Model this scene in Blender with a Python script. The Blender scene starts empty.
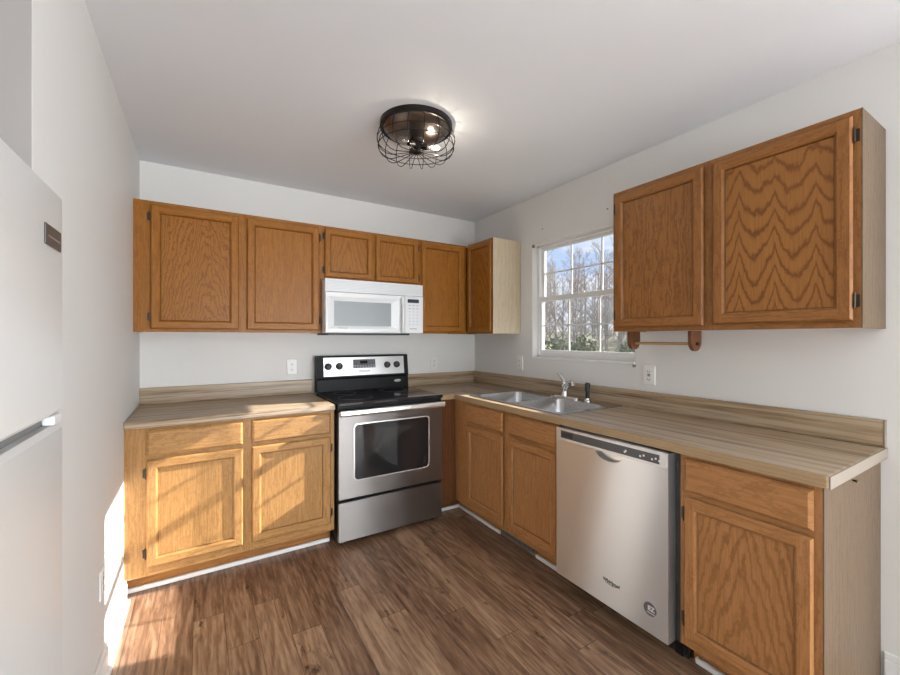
import bpy, bmesh, math, random
from math import pi, sin, cos, radians, sqrt
from mathutils import Vector, Matrix, Euler

random.seed(7)
S = bpy.context.scene
COL = S.collection
# ------------------------------------------------------------------ camera
H = 2.46            # ceiling height
W = 2.585           # distance between side walls
cam_d = bpy.data.cameras.new('camera')
cam = bpy.data.objects.new('camera', cam_d); COL.objects.link(cam)
cam_d.sensor_fit = 'HORIZONTAL'; cam_d.sensor_width = 36.0
cam_d.lens = 402.574 / 900 * 36
cam_d.shift_y = 0.5 / 900
cam_d.clip_start = 0.02; cam_d.clip_end = 300
cam.location = (-2.2547, -3.1937, 1.3363)
cam.rotation_euler = (pi / 2, 0, -0.5537)
S.camera = cam
# ------------------------------------------------------------------ colour management
S.view_settings.view_transform = 'Standard'
S.view_settings.look = 'None'
S.view_settings.exposure = 0.58
S.view_settings.gamma = 1.0
S.view_settings.use_curve_mapping = False
# ------------------------------------------------------------------ light
SUN_DIR = Vector((-1, .215, -.53))
sun_d = bpy.data.lights.new('sun', 'SUN'); sun_d.energy = 12.0; sun_d.angle = radians(.6)
sun_d.color = (1.0, .95, .88)
sun = bpy.data.objects.new('sun', sun_d); COL.objects.link(sun)
sun.rotation_euler = SUN_DIR.to_track_quat('-Z', 'Y').to_euler(); sun.location = (9, -3, 6)


def area(name, loc, rot, sx, sy, power, color):
    d = bpy.data.lights.new(name, 'AREA'); d.shape = 'RECTANGLE'; d.size = sx; d.size_y = sy
    d.energy = power; d.color = color
    o = bpy.data.objects.new(name, d); COL.objects.link(o); o.location = loc; o.rotation_euler = rot
    return o


# added fill lamps by the unseen rear wall and dining end; no openings there
area('rear_fill', (.2, -7.42, 1.15), (radians(122), 0, 0), 4.2, 2.1, 300, (.88, .95, 1.0))
area('dining_side_fill', (2.93, -5.0, 1.40), (radians(126), 0, radians(90)), 2.6, 1.6, 190, (.88, .95, 1.0))

world = bpy.data.worlds.new('sky'); S.world = world; world.use_nodes = True


class NT:
    """small node helper"""
    def __init__(s, tree):
        s.t = tree; s.n = tree.nodes; s.l = tree.links

    def new(s, typ, **k):
        n = s.n.new(typ)
        for a, b in k.items(): setattr(n, a, b)
        return n

    def put(s, inp, v):
        if hasattr(v, 'links') or hasattr(v, 'is_output'): s.l.new(v, inp)
        else: inp.default_value = v

    def m(s, op, a, b=0.0, c=None, clamp=False):
        n = s.new('ShaderNodeMath', operation=op, use_clamp=clamp)
        s.put(n.inputs[0], a); s.put(n.inputs[1], b)
        if c is not None: s.put(n.inputs[2], c)
        return n.outputs[0]

    def vec(s, x, y, z=0.0):
        n = s.new('ShaderNodeCombineXYZ')
        for i, v in enumerate((x, y, z)): s.put(n.inputs[i], v)
        return n.outputs[0]

    def sep(s, v):
        n = s.new('ShaderNodeSeparateXYZ'); s.l.new(v, n.inputs[0]); return n.outputs

    def noise(s, v, scale, detail=2.0, rough=.5):
        n = s.new('ShaderNodeTexNoise'); s.l.new(v, n.inputs['Vector'])
        n.inputs['Scale'].default_value = scale; n.inputs['Detail'].default_value = detail
        n.inputs['Roughness'].default_value = rough
        return n.outputs['Fac']

    def mix(s, fac, a, b, blend='MIX'):
        n = s.new('ShaderNodeMix', data_type='RGBA', blend_type=blend)
        s.put(n.inputs[0], fac)
        for i, v in ((6, a), (7, b)):
            if isinstance(v, tuple): v = (v[0], v[1], v[2], 1)
            s.put(n.inputs[i], v)
        return n.outputs[2]

    def ramp(s, fac, stops):
        n = s.new('ShaderNodeValToRGB'); s.l.new(fac, n.inputs[0])
        e = n.color_ramp.elements
        while len(e) < len(stops): e.new(.5)
        for el, (p, c) in zip(e, stops):
            el.position = p; el.color = (c[0], c[1], c[2], 1) if isinstance(c, tuple) else (c, c, c, 1)
        return n.outputs[0]

    def maprange(s, v, a, b, c=0.0, d=1.0):
        n = s.new('ShaderNodeMapRange'); s.l.new(v, n.inputs[0])
        for i, x in enumerate((a, b, c, d)): n.inputs[i + 1].default_value = x
        return n.outputs[0]


# the sky: pale blue with white cloud, by direction
w = NT(world.node_tree)
bg = w.n['Background']
tc = w.new('ShaderNodeTexCoord').outputs['Generated']
sx_, sy_, sz_ = w.sep(tc)
cl = w.noise(w.vec(sx_, sy_, w.m('MULTIPLY', sz_, 4.0)), 2.6, 6, .6)
clf = w.ramp(cl, [(.38, 0.0), (.56, 1.0)])
sky = w.ramp(sz_, [(0.0, (.78, .85, .95)), (.15, (.50, .66, .93)), (.5, (.22, .42, .85))])
w.l.new(w.mix(w.m('MULTIPLY', clf, .85), sky, (.95, .97, 1.0)), bg.inputs[0])
bg.inputs[1].default_value = 0.78

# ------------------------------------------------------------------ materials
MATS = {}


def mat(name, base=(.8, .8, .8), rough=.5, metal=0.0, spec=.5, emit=None, estr=0, coat=0.0, alpha=None):
    if name in MATS: return MATS[name]
    m = bpy.data.materials.new(name); m.use_nodes = True
    p = m.node_tree.nodes['Principled BSDF']
    p.inputs['Base Color'].default_value = (*base, 1); p.inputs['Roughness'].default_value = rough
    p.inputs['Metallic'].default_value = metal; p.inputs['Specular IOR Level'].default_value = spec
    p.inputs['Coat Weight'].default_value = coat
    if emit: p.inputs['Emission Color'].default_value = (*emit, 1); p.inputs['Emission Strength'].default_value = estr
    MATS[name] = m
    return m


def paint(name, base, bump=.02, rough=.6, scale=260):
    m = mat(name, base, rough, spec=.3)
    t = NT(m.node_tree); p = t.n['Principled BSDF']
    co = t.new('ShaderNodeTexCoord').outputs['Object']
    n = t.noise(co, scale, 2)
    n2 = t.noise(co, 1.3, 3)
    c = t.mix(t.maprange(n2, .3, .7), tuple(x * .97 for x in base), base)
    t.l.new(c, p.inputs['Base Color'])
    b = t.new('ShaderNodeBump'); b.inputs['Strength'].default_value = bump; b.inputs['Distance'].default_value = .002
    t.l.new(n, b.inputs['Height']); t.l.new(b.outputs[0], p.inputs['Normal'])
    return m


def wood(name, grain, light, dark, mode='plain', F=42.0, G=14.0, A=.8, wide=.0, P=.12, rough=.34, pore=.6, line=.5, spec=.25):
    """oak-like wood; the UV map is in metres, grain runs along u or v"""
    m = mat(name, light, rough, spec=spec)
    t = NT(m.node_tree); p = t.n['Principled BSDF']
    u, v, _ = t.sep(t.new('ShaderNodeTexCoord').outputs['UV'])
    g, c = (u, v) if grain == 'u' else (v, u)
    rnd = t.m('MULTIPLY', t.new('ShaderNodeObjectInfo').outputs['Random'], 53.0)
    n1 = t.noise(t.vec(t.m('MULTIPLY', c, 1.0), t.m('MULTIPLY', g, .16), rnd), 9.0, 3, .5)
    n2 = t.noise(t.vec(c, t.m('MULTIPLY', g, .3), t.m('ADD', rnd, 9.1)), 30.0, 2, .5)
    n3 = t.noise(t.vec(c, t.m('MULTIPLY', g, .6), t.m('ADD', rnd, 4.1)), 95.0, 2, .6)
    nn = t.m('ADD', t.m('MULTIPLY', t.m('SUBTRACT', n1, .5), A * 5), t.m('MULTIPLY', t.m('SUBTRACT', n2, .5), A * 1.9))
    nn = t.m('ADD', nn, t.m('MULTIPLY', t.m('SUBTRACT', n3, .5), A * .9))
    if mode == 'plain':
        f = t.m('MULTIPLY', c, F)
    elif mode == 'cathedral':
        cc = t.m('ADD', c, wide)
        f = t.m('SUBTRACT', t.m('MULTIPLY', g, G), t.m('MULTIPLY', t.m('POWER', t.m('ABSOLUTE', cc), 1.3), -F * 2.2))
    else:   # wavy, book-matched veneer
        s_ = t.m('POWER', t.m('ABSOLUTE', t.m('SINE', t.m('MULTIPLY', c, pi / P))), .8)
        f = t.m('ADD', t.m('MULTIPLY', g, G), t.m('MULTIPLY', t.m('MULTIPLY', s_, t.m('SUBTRACT', 1.0, t.m('MULTIPLY', g, 1.3))), G * .105))
    f = t.m('ADD', f, nn)
    band = t.m('ADD', t.m('MULTIPLY', t.m('SINE', t.m('MULTIPLY', f, 2 * pi)), .5), .5)
    band = t.m('POWER', band, 5.0 if mode == 'wavy' else 3.0)
    pr = t.noise(t.vec(t.m('MULTIPLY', c, 1.0), t.m('MULTIPLY', g, .022), rnd), 520.0, 2, .6)
    pr2 = t.noise(t.vec(t.m('ADD', c, t.m('MULTIPLY', n1, .03)), t.m('MULTIPLY', g, .03), t.m('ADD', rnd, 3.0)), 170.0, 3, .65)
    pr = t.m('MAXIMUM', t.maprange(pr, .5, .68), t.maprange(pr2, .48, .70))
    ton = t.noise(t.vec(c, t.m('MULTIPLY', g, .25), t.m('ADD', rnd, 31.0)), 5.0, 2)
    mid = tuple(a * .55 + b * .45 for a, b in zip(light, dark))
    col = t.mix(t.m('MULTIPLY', band, line), light, dark)
    col = t.mix(t.m('MULTIPLY', pr, pore), col, t.mix(.75, mid, dark))
    col = t.mix(t.m('MULTIPLY', t.maprange(ton, .3, .7), .35), col, mid)
    t.l.new(col, p.inputs['Base Color'])
    b = t.new('ShaderNodeBump'); b.inputs['Strength'].default_value = .12; b.inputs['Distance'].default_value = .001
    t.l.new(pr, b.inputs['Height']); b.invert = True; t.l.new(b.outputs[0], p.inputs['Normal'])
    return m


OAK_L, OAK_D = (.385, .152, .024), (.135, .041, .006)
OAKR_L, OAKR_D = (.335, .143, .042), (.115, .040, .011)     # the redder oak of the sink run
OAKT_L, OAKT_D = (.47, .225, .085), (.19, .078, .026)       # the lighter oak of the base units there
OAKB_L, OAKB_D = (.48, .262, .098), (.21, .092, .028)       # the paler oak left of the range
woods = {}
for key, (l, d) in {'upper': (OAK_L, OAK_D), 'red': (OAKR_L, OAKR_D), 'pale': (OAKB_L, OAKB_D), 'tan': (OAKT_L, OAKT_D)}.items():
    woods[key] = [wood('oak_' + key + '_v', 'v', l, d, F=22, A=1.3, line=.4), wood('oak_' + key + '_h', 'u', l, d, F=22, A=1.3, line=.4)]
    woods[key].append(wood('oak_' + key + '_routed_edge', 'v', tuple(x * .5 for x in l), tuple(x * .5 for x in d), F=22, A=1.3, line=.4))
    woods[key + '_plain'] = wood('oak_panel_plain_' + key, 'v', l, d, F=14, A=1.5, line=.3, pore=.7)
    woods[key + '_cath'] = wood('oak_panel_cathedral_' + key, 'v', l, d, mode='cathedral', F=22, G=8, A=.75, line=.65, pore=.6)
woods['upper_side'] = wood('oak_panel_side_upper', 'v', OAK_L, OAK_D, mode='cathedral', F=34, G=11, A=1.3, wide=-.07, line=.75, pore=.5)
woods['red_plain'] = wood('oak_panel_straight_red', 'v', OAKR_L, OAKR_D, F=26, A=1.3, line=.55, pore=.75)
woods['wavy'] = wood('oak_panel_wavy', 'v', (.35, .150, .040), (.12, .040, .009), mode='wavy', G=13, P=.127, A=.42, line=.85, pore=.4)
GREYOAK = wood('grey_oak_laminate', 'v', (.168, .113, .068), (.075, .047, .027), F=40, A=1.0, line=.6, rough=.45, pore=.5)
BIRCH = wood('pale_birch_laminate', 'v', (.64, .54, .40), (.46, .33, .18), F=26, A=.8, line=.35, rough=.3, pore=.35)
DARK_OAK_AND_SHADE = wood('dark_oak_and_shade', 'v', (.17, .066, .025), (.07, .024, .009), F=34, line=.6, rough=.4)  # own colour of the towel brackets; painted-in shade on the corner filler
TOE = wood('oak_toe_board', 'u', (.42, .19, .06), (.20, .075, .02), F=34, line=.5)


def laminate(name, grain):
    """wood-look worktop laminate with long streaks of tan, brown and grey"""
    m = mat(name, (.4, .3, .2), .34, spec=.45)
    t = NT(m.node_tree); p = t.n['Principled BSDF']
    u, v, _ = t.sep(t.new('ShaderNodeTexCoord').outputs['UV'])
    g, c = (u, v) if grain == 'u' else (v, u)
    a = t.noise(t.vec(c, t.m('MULTIPLY', g, .035), 3.0), 26.0, 4, .6)
    b = t.noise(t.vec(c, t.m('MULTIPLY', g, .02), 8.0), 110.0, 3, .6)
    d = t.noise(t.vec(c, t.m('MULTIPLY', g, .05), 1.0), 9.0, 2, .5)
    f = t.m('ADD', t.m('ADD', t.m('MULTIPLY', a, .5), t.m('MULTIPLY', b, .25)), t.m('MULTIPLY', d, .25))
    col = t.ramp(f, [(.40, (.15, .097, .058)), (.455, (.29, .20, .118)), (.51, (.45, .335, .215)), (.56, (.43, .35, .265)), (.61, (.25, .18, .12))])
    t.l.new(col, p.inputs['Base Color'])
    return m


EDGE = wood('tan_worktop_edge', 'u', (.42, .29, .165), (.28, .18, .095), F=70, A=.5, line=.4, rough=.35, pore=.3)
LAM_U, LAM_V = laminate('worktop_laminate_u', 'u'), laminate('worktop_laminate_v', 'v')


def floor_mat():
    m = mat('walnut_plank_floor', (.2, .1, .05), .33, spec=.5)
    t = NT(m.node_tree); p = t.n['Principled BSDF']
    x, y, _ = t.sep(t.new('ShaderNodeTexCoord').outputs['Object'])
    PW, PL = .127, 1.22
    rx = t.m('DIVIDE', x, PW); row = t.m('FLOOR', rx); fx = t.m('SUBTRACT', rx, row)
    wn = t.new('ShaderNodeTexWhiteNoise', noise_dimensions='1D'); t.l.new(row, wn.inputs['W'])
    ry = t.m('ADD', t.m('DIVIDE', y, PL), wn.outputs[0]); colm = t.m('FLOOR', ry); fy = t.m('SUBTRACT', ry, colm)
    wn2 = t.new('ShaderNodeTexWhiteNoise', noise_dimensions='2D'); t.l.new(t.vec(row, colm), wn2.inputs['Vector'])
    idv = wn2.outputs[0]; off = t.m('MULTIPLY', idv, 41.0)
    n1 = t.noise(t.vec(x, t.m('MULTIPLY', y, .14), off), 10.0, 4, .6)
    n2 = t.noise(t.vec(x, t.m('MULTIPLY', y, .06), off), 60.0, 4, .65)
    kn = t.noise(t.vec(x, t.m('MULTIPLY', y, .35), off), 16.0, 4, .7)
    f = t.m('ADD', t.m('MULTIPLY', x, 13.0), t.m('MULTIPLY', n1, 6.0))
    band = t.m('ADD', t.m('MULTIPLY', t.m('SINE', t.m('MULTIPLY', f, 6.28)), .5), .5)
    k = t.m('ADD', t.m('ADD', t.m('MULTIPLY', n2, .70), t.m('MULTIPLY', band, .13)), t.m('MULTIPLY', idv, .17))
    col = t.ramp(k, [(.28, (.110, .056, .032)), (.44, (.215, .120, .070)), (.58, (.33, .200, .122)), (.72, (.45, .295, .185))])
    col = t.mix(t.maprange(kn, .60, .72), col, (.065, .031, .017))
    ex = t.m('MINIMUM', fx, t.m('SUBTRACT', 1.0, fx)); ey = t.m('MINIMUM', fy, t.m('SUBTRACT', 1.0, fy))
    gap = t.m('MAXIMUM', t.m('LESS_THAN', ex, .010), t.m('LESS_THAN', ey, .0012))
    col = t.mix(t.m('MULTIPLY', gap, .6), col, (.035, .018, .01))
    t.l.new(col, p.inputs['Base Color'])
    t.l.new(t.maprange(n2, .3, .7, .30, .42), p.inputs['Roughness'])
    b = t.new('ShaderNodeBump'); b.inputs['Strength'].default_value = .15; b.inputs['Distance'].default_value = .001
    t.l.new(t.m('SUBTRACT', n2, t.m('MULTIPLY', gap, 1.0)), b.inputs['Height']); t.l.new(b.outputs[0], p.inputs['Normal'])
    return m


def brushed(name, base, rough, aniso=.8, metal=1.0, rot=0.0):
    m = mat(name, base, rough, metal=metal)
    t = NT(m.node_tree); p = t.n['Principled BSDF']
    p.inputs['Anisotropic'].default_value = aniso; p.inputs['Anisotropic Rotation'].default_value = rot
    tg = t.new('ShaderNodeTangent', direction_type='RADIAL', axis='Z'); t.l.new(tg.outputs[0], p.inputs['Tangent'])
    u, v, _ = t.sep(t.new('ShaderNodeTexCoord').outputs['UV'])
    n = t.noise(t.vec(t.m('MULTIPLY', u, .02), v, 0.0), 260.0, 2)
    t.l.new(t.mix(n, tuple(x * .97 for x in base), tuple(min(1, x * 1.02) for x in base)), p.inputs['Base Color'])
    return m


def thin_glass(name, tint=(1, 1, 1), refl=.06):
    m = bpy.data.materials.new(name); m.use_nodes = True
    t = NT(m.node_tree); t.n.clear()
    o = t.new('ShaderNodeOutputMaterial'); mx = t.new('ShaderNodeMixShader')
    tr = t.new('ShaderNodeBsdfTransparent'); tr.inputs[0].default_value = (*tint, 1)
    gl = t.new('ShaderNodeBsdfGlossy'); gl.inputs['Roughness'].default_value = .02
    mx.inputs[0].default_value = refl
    t.l.new(tr.outputs[0], mx.inputs[1]); t.l.new(gl.outputs[0], mx.inputs[2]); t.l.new(mx.outputs[0], o.inputs[0])
    return m


WALL = paint('wall_paint', (.76, .745, .72))
WALL2 = paint('alcove_grey_brown', (.40, .37, .35))  # grey-brown, darker than the other walls
CEIL = paint('ceiling_paint', (.85, .87, .905), bump=.01)
TRIM = mat('white_trim_paint', (.84, .83, .82), .35)
VINYL = mat('white_vinyl', (.80, .80, .79), .35)
FLOOR = floor_mat()
STEEL = brushed('brushed_steel_grey', (.26, .24, .23), .32, .95, .90, .25)
STEEL_L = brushed('brushed_steel_light', (.76, .785, .81), .32, 1.0, .88, .25)
STEEL_P = mat('satin_steel', (.62, .62, .62), .3, metal=1)
CHROME = mat('chrome', (.75, .75, .76), .08, metal=1)
SINKM = mat('sink_steel', (.56, .57, .58), .27, metal=1)
BLACKG = mat('black_glass', (.010, .010, .012), .06, spec=.6)
BLACK = mat('black_enamel', (.010, .010, .011), .4, spec=.15)
BLACKP = mat('black_plastic', (.02, .02, .021), .45)
DARKG = mat('dark_grey_plastic', (.075, .078, .085), .35)
WHITEP = mat('white_appliance', (.80, .81, .82), .3)
FRIDGEW = mat('fridge_white', (.70, .69, .67), .38)
GREYW = mat('microwave_window', (.30, .33, .34), .32)
GREYT = mat('light_grey_mark', (.42, .44, .47), .4)
BRONZE = mat('dark_bronze', (.022, .018, .017), .35, metal=.6)
BRONZED = mat('bronze_dome', (.20, .17, .15), .30, metal=1)
HINGE = mat('antique_hinge', (.07, .05, .035), .35, metal=.8)
PLATE = mat('outlet_plastic', (.80, .79, .76), .35)
SLOT = mat('outlet_slot', (.06, .055, .05), .5)
BADGE = mat('badge_grey', (.10, .095, .09), .35, metal=.3)
GLASS = thin_glass('window_glass')
BULBG = thin_glass('bulb_glass', refl=.10)
OVENG = mat('oven_glass', (.018, .017, .018), .05, spec=.6)
FIL = mat('lit_filament', (1, .8, .5), emit=(1, .78, .48), estr=30)
BRASS = mat('brass_rod', (.45, .27, .12), .35)


# ------------------------------------------------------------------ mesh helpers
def BM(): return bmesh.new()


def quad(b, pts, m=0):
    f = b.faces.new([b.verts.new(p) for p in pts]); f.material_index = m; return f


def box(b, x0, x1, y0, y1, z0, z1, m=0):
    if x0 > x1: x0, x1 = x1, x0
    if y0 > y1: y0, y1 = y1, y0
    if z0 > z1: z0, z1 = z1, z0
    v = [b.verts.new((x, y, z)) for x in (x0, x1) for y in (y0, y1) for z in (z0, z1)]
    for q in ((0, 1, 3, 2), (4, 6, 7, 5), (0, 4, 5, 1), (2, 3, 7, 6), (0, 2, 6, 4), (1, 5, 7, 3)):
        f = b.faces.new([v[i] for i in q]); f.material_index = m


def loops(b, ls, m=0, cap0=False, cap1=False, closed=True):
    """bridge a list of point loops of one length"""
    vs = [[b.verts.new(p) for p in l] for l in ls]
    n = len(ls[0])
    for a, c in zip(vs, vs[1:]):
        for i in range(n if closed else n - 1):
            j = (i + 1) % n
            f = b.faces.new((a[i], a[j], c[j], c[i])); f.material_index = m
    if cap0: f = b.faces.new(vs[0][::-1]); f.material_index = m
    if cap1: f = b.faces.new(vs[-1]); f.material_index = m
    return vs


def tube(b, pts, r, n=8, m=0, closed=False, caps=True):
    pts = [Vector(p) for p in pts]; N = len(pts)
    rs = r if isinstance(r, (list, tuple)) else [r] * N
    ls = []; up = None
    for i, p in enumerate(pts):
        if closed: d = pts[(i + 1) % N] - pts[i - 1]
        else: d = pts[min(i + 1, N - 1)] - pts[max(i - 1, 0)]
        d.normalize()
        if up is None: up = d.orthogonal().normalized()
        else:
            up = up - d * up.dot(d)
            up = up.normalized() if up.length > 1e-6 else d.orthogonal().normalized()
        s = d.cross(up)
        ls.append([p + (up * cos(a) + s * sin(a)) * rs[i] for a in (2 * pi * k / n for k in range(n))])
    if closed: ls.append(ls[0])
    loops(b, ls, m, caps and not closed, caps and not closed)
    if closed: bmesh.ops.remove_doubles(b, verts=b.verts, dist=1e-6)


def cyl(b, p0, p1, r, n=20, m=0, r1=None):
    tube(b, [p0, p1], [r, r if r1 is None else r1], n, m)


def lathe(b, prof, c, n=32, m=0, axis='z'):
    """prof: (radius, height) pairs along the axis from the centre point c"""
    ls = []
    for r, h in prof:
        r = max(r, 1e-4); l = []
        for k in range(n):
            a = 2 * pi * k / n; p = (r * cos(a), r * sin(a), h)
            if axis == 'y': p = (p[0], -p[2], p[1])
            if axis == 'x': p = (p[2], p[0], p[1])
            l.append(Vector(c) + Vector(p))
        ls.append(l)
    loops(b, ls, m, True, True)


def rr(x0, x1, y0, y1, r, z, n=5):
    p = []
    for cx, cy, a0 in ((x1 - r, y1 - r, 0), (x0 + r, y1 - r, 90), (x0 + r, y0 + r, 180), (x1 - r, y0 + r, 270)):
        for k in range(n + 1):
            a = radians(a0 + 90 * k / n); p.append((cx + r * cos(a), cy + r * sin(a), z))
    return p


def rrv(x0, x1, z0, z1, r, y, n=5):      # rounded rectangle standing in the xz plane
    return [(a, y, c) for a, c, _ in rr(x0, x1, z0, z1, r, 0, n)]


ORG = {}


def finish(name, b, mats, parent=None, bevel=0.0, smooth=False, origin=None):
    bmesh.ops.recalc_face_normals(b, faces=b.faces)
    if not isinstance(mats, (list, tuple)): mats = [mats]
    me = bpy.data.meshes.new(name)
    o = bpy.data.objects.new(name, me)
    if parent is not None: off = ORG[parent.name]
    else:
        if origin is None:
            xs = [v.co for v in b.verts]
            lo = Vector([min(c[i] for c in xs) for i in range(3)]); hi = Vector([max(c[i] for c in xs) for i in range(3)])
            origin = Vector(((lo.x + hi.x) / 2, (lo.y + hi.y) / 2, lo.z))
        off = Vector(origin)
    cs = [v.co for v in b.verts]
    lo = Vector([min(c[i] for c in cs) for i in range(3)]); hi = Vector([max(c[i] for c in cs) for i in range(3)])
    mid = (lo + hi) / 2
    uv = b.loops.layers.uv.new('UVMap')
    for f in b.faces:
        n = f.normal; a = [abs(n.x), abs(n.y), abs(n.z)]; k = a.index(max(a))
        for l in f.loops:
            c = l.vert.co - mid
            l[uv].uv = (c.y, c.z) if k == 0 else ((c.x, c.z) if k == 1 else (c.x, c.y))
        f.smooth = smooth
    bmesh.ops.translate(b, verts=b.verts, vec=-off)
    b.to_mesh(me); b.free()
    for m in mats: me.materials.append(m)
    COL.objects.link(o)
    if parent is not None: o.parent = parent; ORG[o.name] = off
    else: o.location = off; ORG[o.name] = off
    if bevel:
        md = o.modifiers.new('bevel', 'BEVEL'); md.width = bevel; md.segments = 2; md.limit_method = 'ANGLE'
        md.angle_limit = radians(40)
    if smooth and hasattr(me, 'set_sharp_from_angle'): me.set_sharp_from_angle(angle=radians(38))
    return o


def tag(o, label=None, cat=None, group=None, kind=None):
    if label: o['label'] = label
    if cat: o['category'] = cat
    if group: o['group'] = group
    if kind: o['kind'] = kind
    return o


def thing(name, label, cat, org, run='back', group=None):
    """Empty at the thing's base. Its parts are built in 'run' coordinates: x along the wall, front towards -y.
    run 'back' is the world itself; run 'right' is turned so that x runs away from the corner along the right wall."""
    o = bpy.data.objects.new(name, None); COL.objects.link(o); o.empty_display_size = .05
    org = Vector(org); ORG[o.name] = org
    if run == 'right': o.location = (org.y, -org.x, org.z); o.rotation_euler = (0, 0, -pi / 2)
    elif run == 'left': o.location = (-W - org.y, org.x, org.z); o.rotation_euler = (0, 0, pi / 2)
    else: o.location = org
    return tag(o, label, cat, group)


def struct(name, b, mats, **k):
    return tag(finish(name, b, mats, **k), kind='structure')


def text(name, s, size, loc, mt, parent, bold=0.0, rotz=0.0, sx=1.0):
    """letters standing in the xz plane, facing -y, centred at loc (run coordinates)"""
    cu = bpy.data.curves.new(name, 'FONT'); cu.body = s; cu.size = size; cu.align_x = 'CENTER'; cu.align_y = 'CENTER'
    cu.extrude = .0004; cu.offset = bold; cu.resolution_u = 3
    t = bpy.data.objects.new('tmp', cu); COL.objects.link(t)
    me = bpy.data.meshes.new_from_object(t)
    bpy.data.objects.remove(t); bpy.data.curves.remove(cu)
    me.name = name
    me.transform(Matrix.Translation(Vector(loc) - ORG[parent.name]) @ Matrix.Rotation(pi / 2, 4, 'X') @ Matrix.Diagonal((sx, 1, 1, 1)))
    me.materials.clear(); me.materials.append(mt)
    o = bpy.data.objects.new(name, me); COL.objects.link(o); o.parent = parent; ORG[o.name] = ORG[parent.name]
    return o


# ------------------------------------------------------------------ room shell
Y1 = -7.5
b = BM(); box(b, -3.45, .12, Y1, .1, -.08, 0); box(b, .12, 3.1, Y1, -3.08, -.08, 0); struct('floor', b, FLOOR, origin=(0, 0, 0))
b = BM(); box(b, -3.45, .12, Y1, .1, H, H + .08); box(b, .12, 3.1, Y1, -3.08, H, H + .08); struct('ceiling', b, CEIL)
b = BM(); box(b, -W, .0, 0, .1, 0, H); struct('wall_back', b, WALL)
b = BM(); box(b, -3.45, -W, -1.90, .1, 0, H); struct('wall_left', b, WALL)
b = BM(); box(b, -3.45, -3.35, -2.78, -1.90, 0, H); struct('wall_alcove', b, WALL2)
b = BM(); box(b, -3.45, -W, Y1, -2.78, 0, H); struct('wall_left_rear', b, WALL)
b = BM()
box(b, -W, 3.1, Y1 - .1, Y1, 0, H); struct('wall_rear', b, WALL)
b = BM(); box(b, .12, 3.1, -3.20, -3.08, 0, H); struct('wall_dining_side', b, WALL)
b = BM(); box(b, 3.0, 3.1, Y1, -3.20, 0, H); struct('wall_dining_end', b, WALL)
WY0, WY1, WZ0, WZ1 = -.80, -1.70, 1.175, 2.075     # window opening in the right wall
b = BM()
box(b, 0, .12, WY0, .1, 0, H); box(b, 0, .12, -3.20, WY1, 0, H)
box(b, 0, .12, WY1, WY0, 0, WZ0); box(b, 0, .12, WY1, WY0, WZ1, H)
struct('wall_right', b, WALL)
# thin skin in a darker grey-brown on the alcove's side wall
b = BM(); box(b, -3.35, -W - .001, -1.903, -1.90, 0, H); struct('alcove_side_skin', b, WALL2)


def baseboard(name, pts):
    """pts: profile swept along a straight wall, given as box list"""
    b = BM()
    for (x0, x1, y0, y1) in pts:
        nx = abs(x1 - x0) < abs(y1 - y0)
        box(b, x0, x1, y0, y1, 0, .112)
    return b


b = BM(); box(b, -W, -W + .014, -1.885, -.612, 0, .10); box(b, -W, -W + .010, -1.885, -.612, .10, .116)
box(b, -W + .014, -W + .026, -1.885, -.612, 0, .018)
struct('baseboard_left', b, TRIM, bevel=.003)
b = BM(); box(b, -.014, 0, -3.20, -2.752, 0, .10); box(b, -.010, 0, -3.20, -2.752, .10, .125)
box(b, -.024, -.014, -3.20, -2.752, 0, .018)
struct('baseboard_right', b, TRIM, bevel=.003)
# shoe moulding along the toe boards
b = BM(); box(b, -W, -1.536, -.528, -.5105, 0, .024); struct('trim_1', b, TRIM, bevel=.005)
b = BM(); box(b, -.75, -.5105, -.528, -.5105, 0, .024); box(b, -.528, -.5105, -1.045, -.528, 0, .024); struct('trim_2', b, TRIM, bevel=.005)
b = BM(); box(b, -.528, -.5105, -1.655, -1.385, 0, .024); struct('trim_3', b, TRIM, bevel=.005)
b = BM(); box(b, -.528, -.5105, -2.745, -2.315, 0, .024); struct('trim_4', b, TRIM, bevel=.005)

# ------------------------------------------------------------------ window over the sink
b = BM()
fx0, fx1 = .055, .115
box(b, fx0, fx1, WY0 - .022, WY0, WZ0, WZ1); box(b, fx0, fx1, WY1, WY1 + .022, WZ0, WZ1)
box(b, fx0, fx1, WY1, WY0, WZ1 - .018, WZ1); box(b, fx0, fx1, WY1, WY0, WZ0, WZ0 + .028)
win = struct('window_1', b, VINYL, bevel=.002)
b = BM(); box(b, -.014, .055, WY1 + .002, WY0 - .002, WZ0, WZ0 + .012)
sill = finish('window_sill', b, TRIM, win, bevel=.003)
ya, yb_ = WY0 - .022, WY1 + .022
zm = 1.640


def sash(x0, x1, z0, z1, name, rail_lo, rail_hi):
    b = BM(); st = .022
    box(b, x0, x1, ya - st, ya, z0, z1); box(b, x0, x1, yb_, yb_ + st, z0, z1)
    box(b, x0, x1, yb_ + st, ya - st, z0, z0 + rail_lo); box(b, x0, x1, yb_ + st, ya - st, z1 - rail_hi, z1)
    s = finish(name, b, VINYL, win, bevel=.002)
    b = BM(); xm = (x0 + x1) / 2
    Lh = (ya - st) - (yb_ + st)
    for k in (1, 2):
        y = ya - st - Lh * k / 3; box(b, xm - .005, xm + .005, y - .0055, y + .0055, z0 + rail_lo, z1 - rail_hi)
    z = (z0 + rail_lo + z1 - rail_hi) / 2; box(b, xm - .005, xm + .005, yb_ + st, ya - st, z - .0055, z + .0055)
    finish('muntins', b, VINYL, s)
    b = BM(); box(b, xm - .0015, xm + .0015, yb_ + st, ya - st, z0 + rail_lo, z1 - rail_hi)
    finish('glass_pane', b, GLASS, s)


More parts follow.
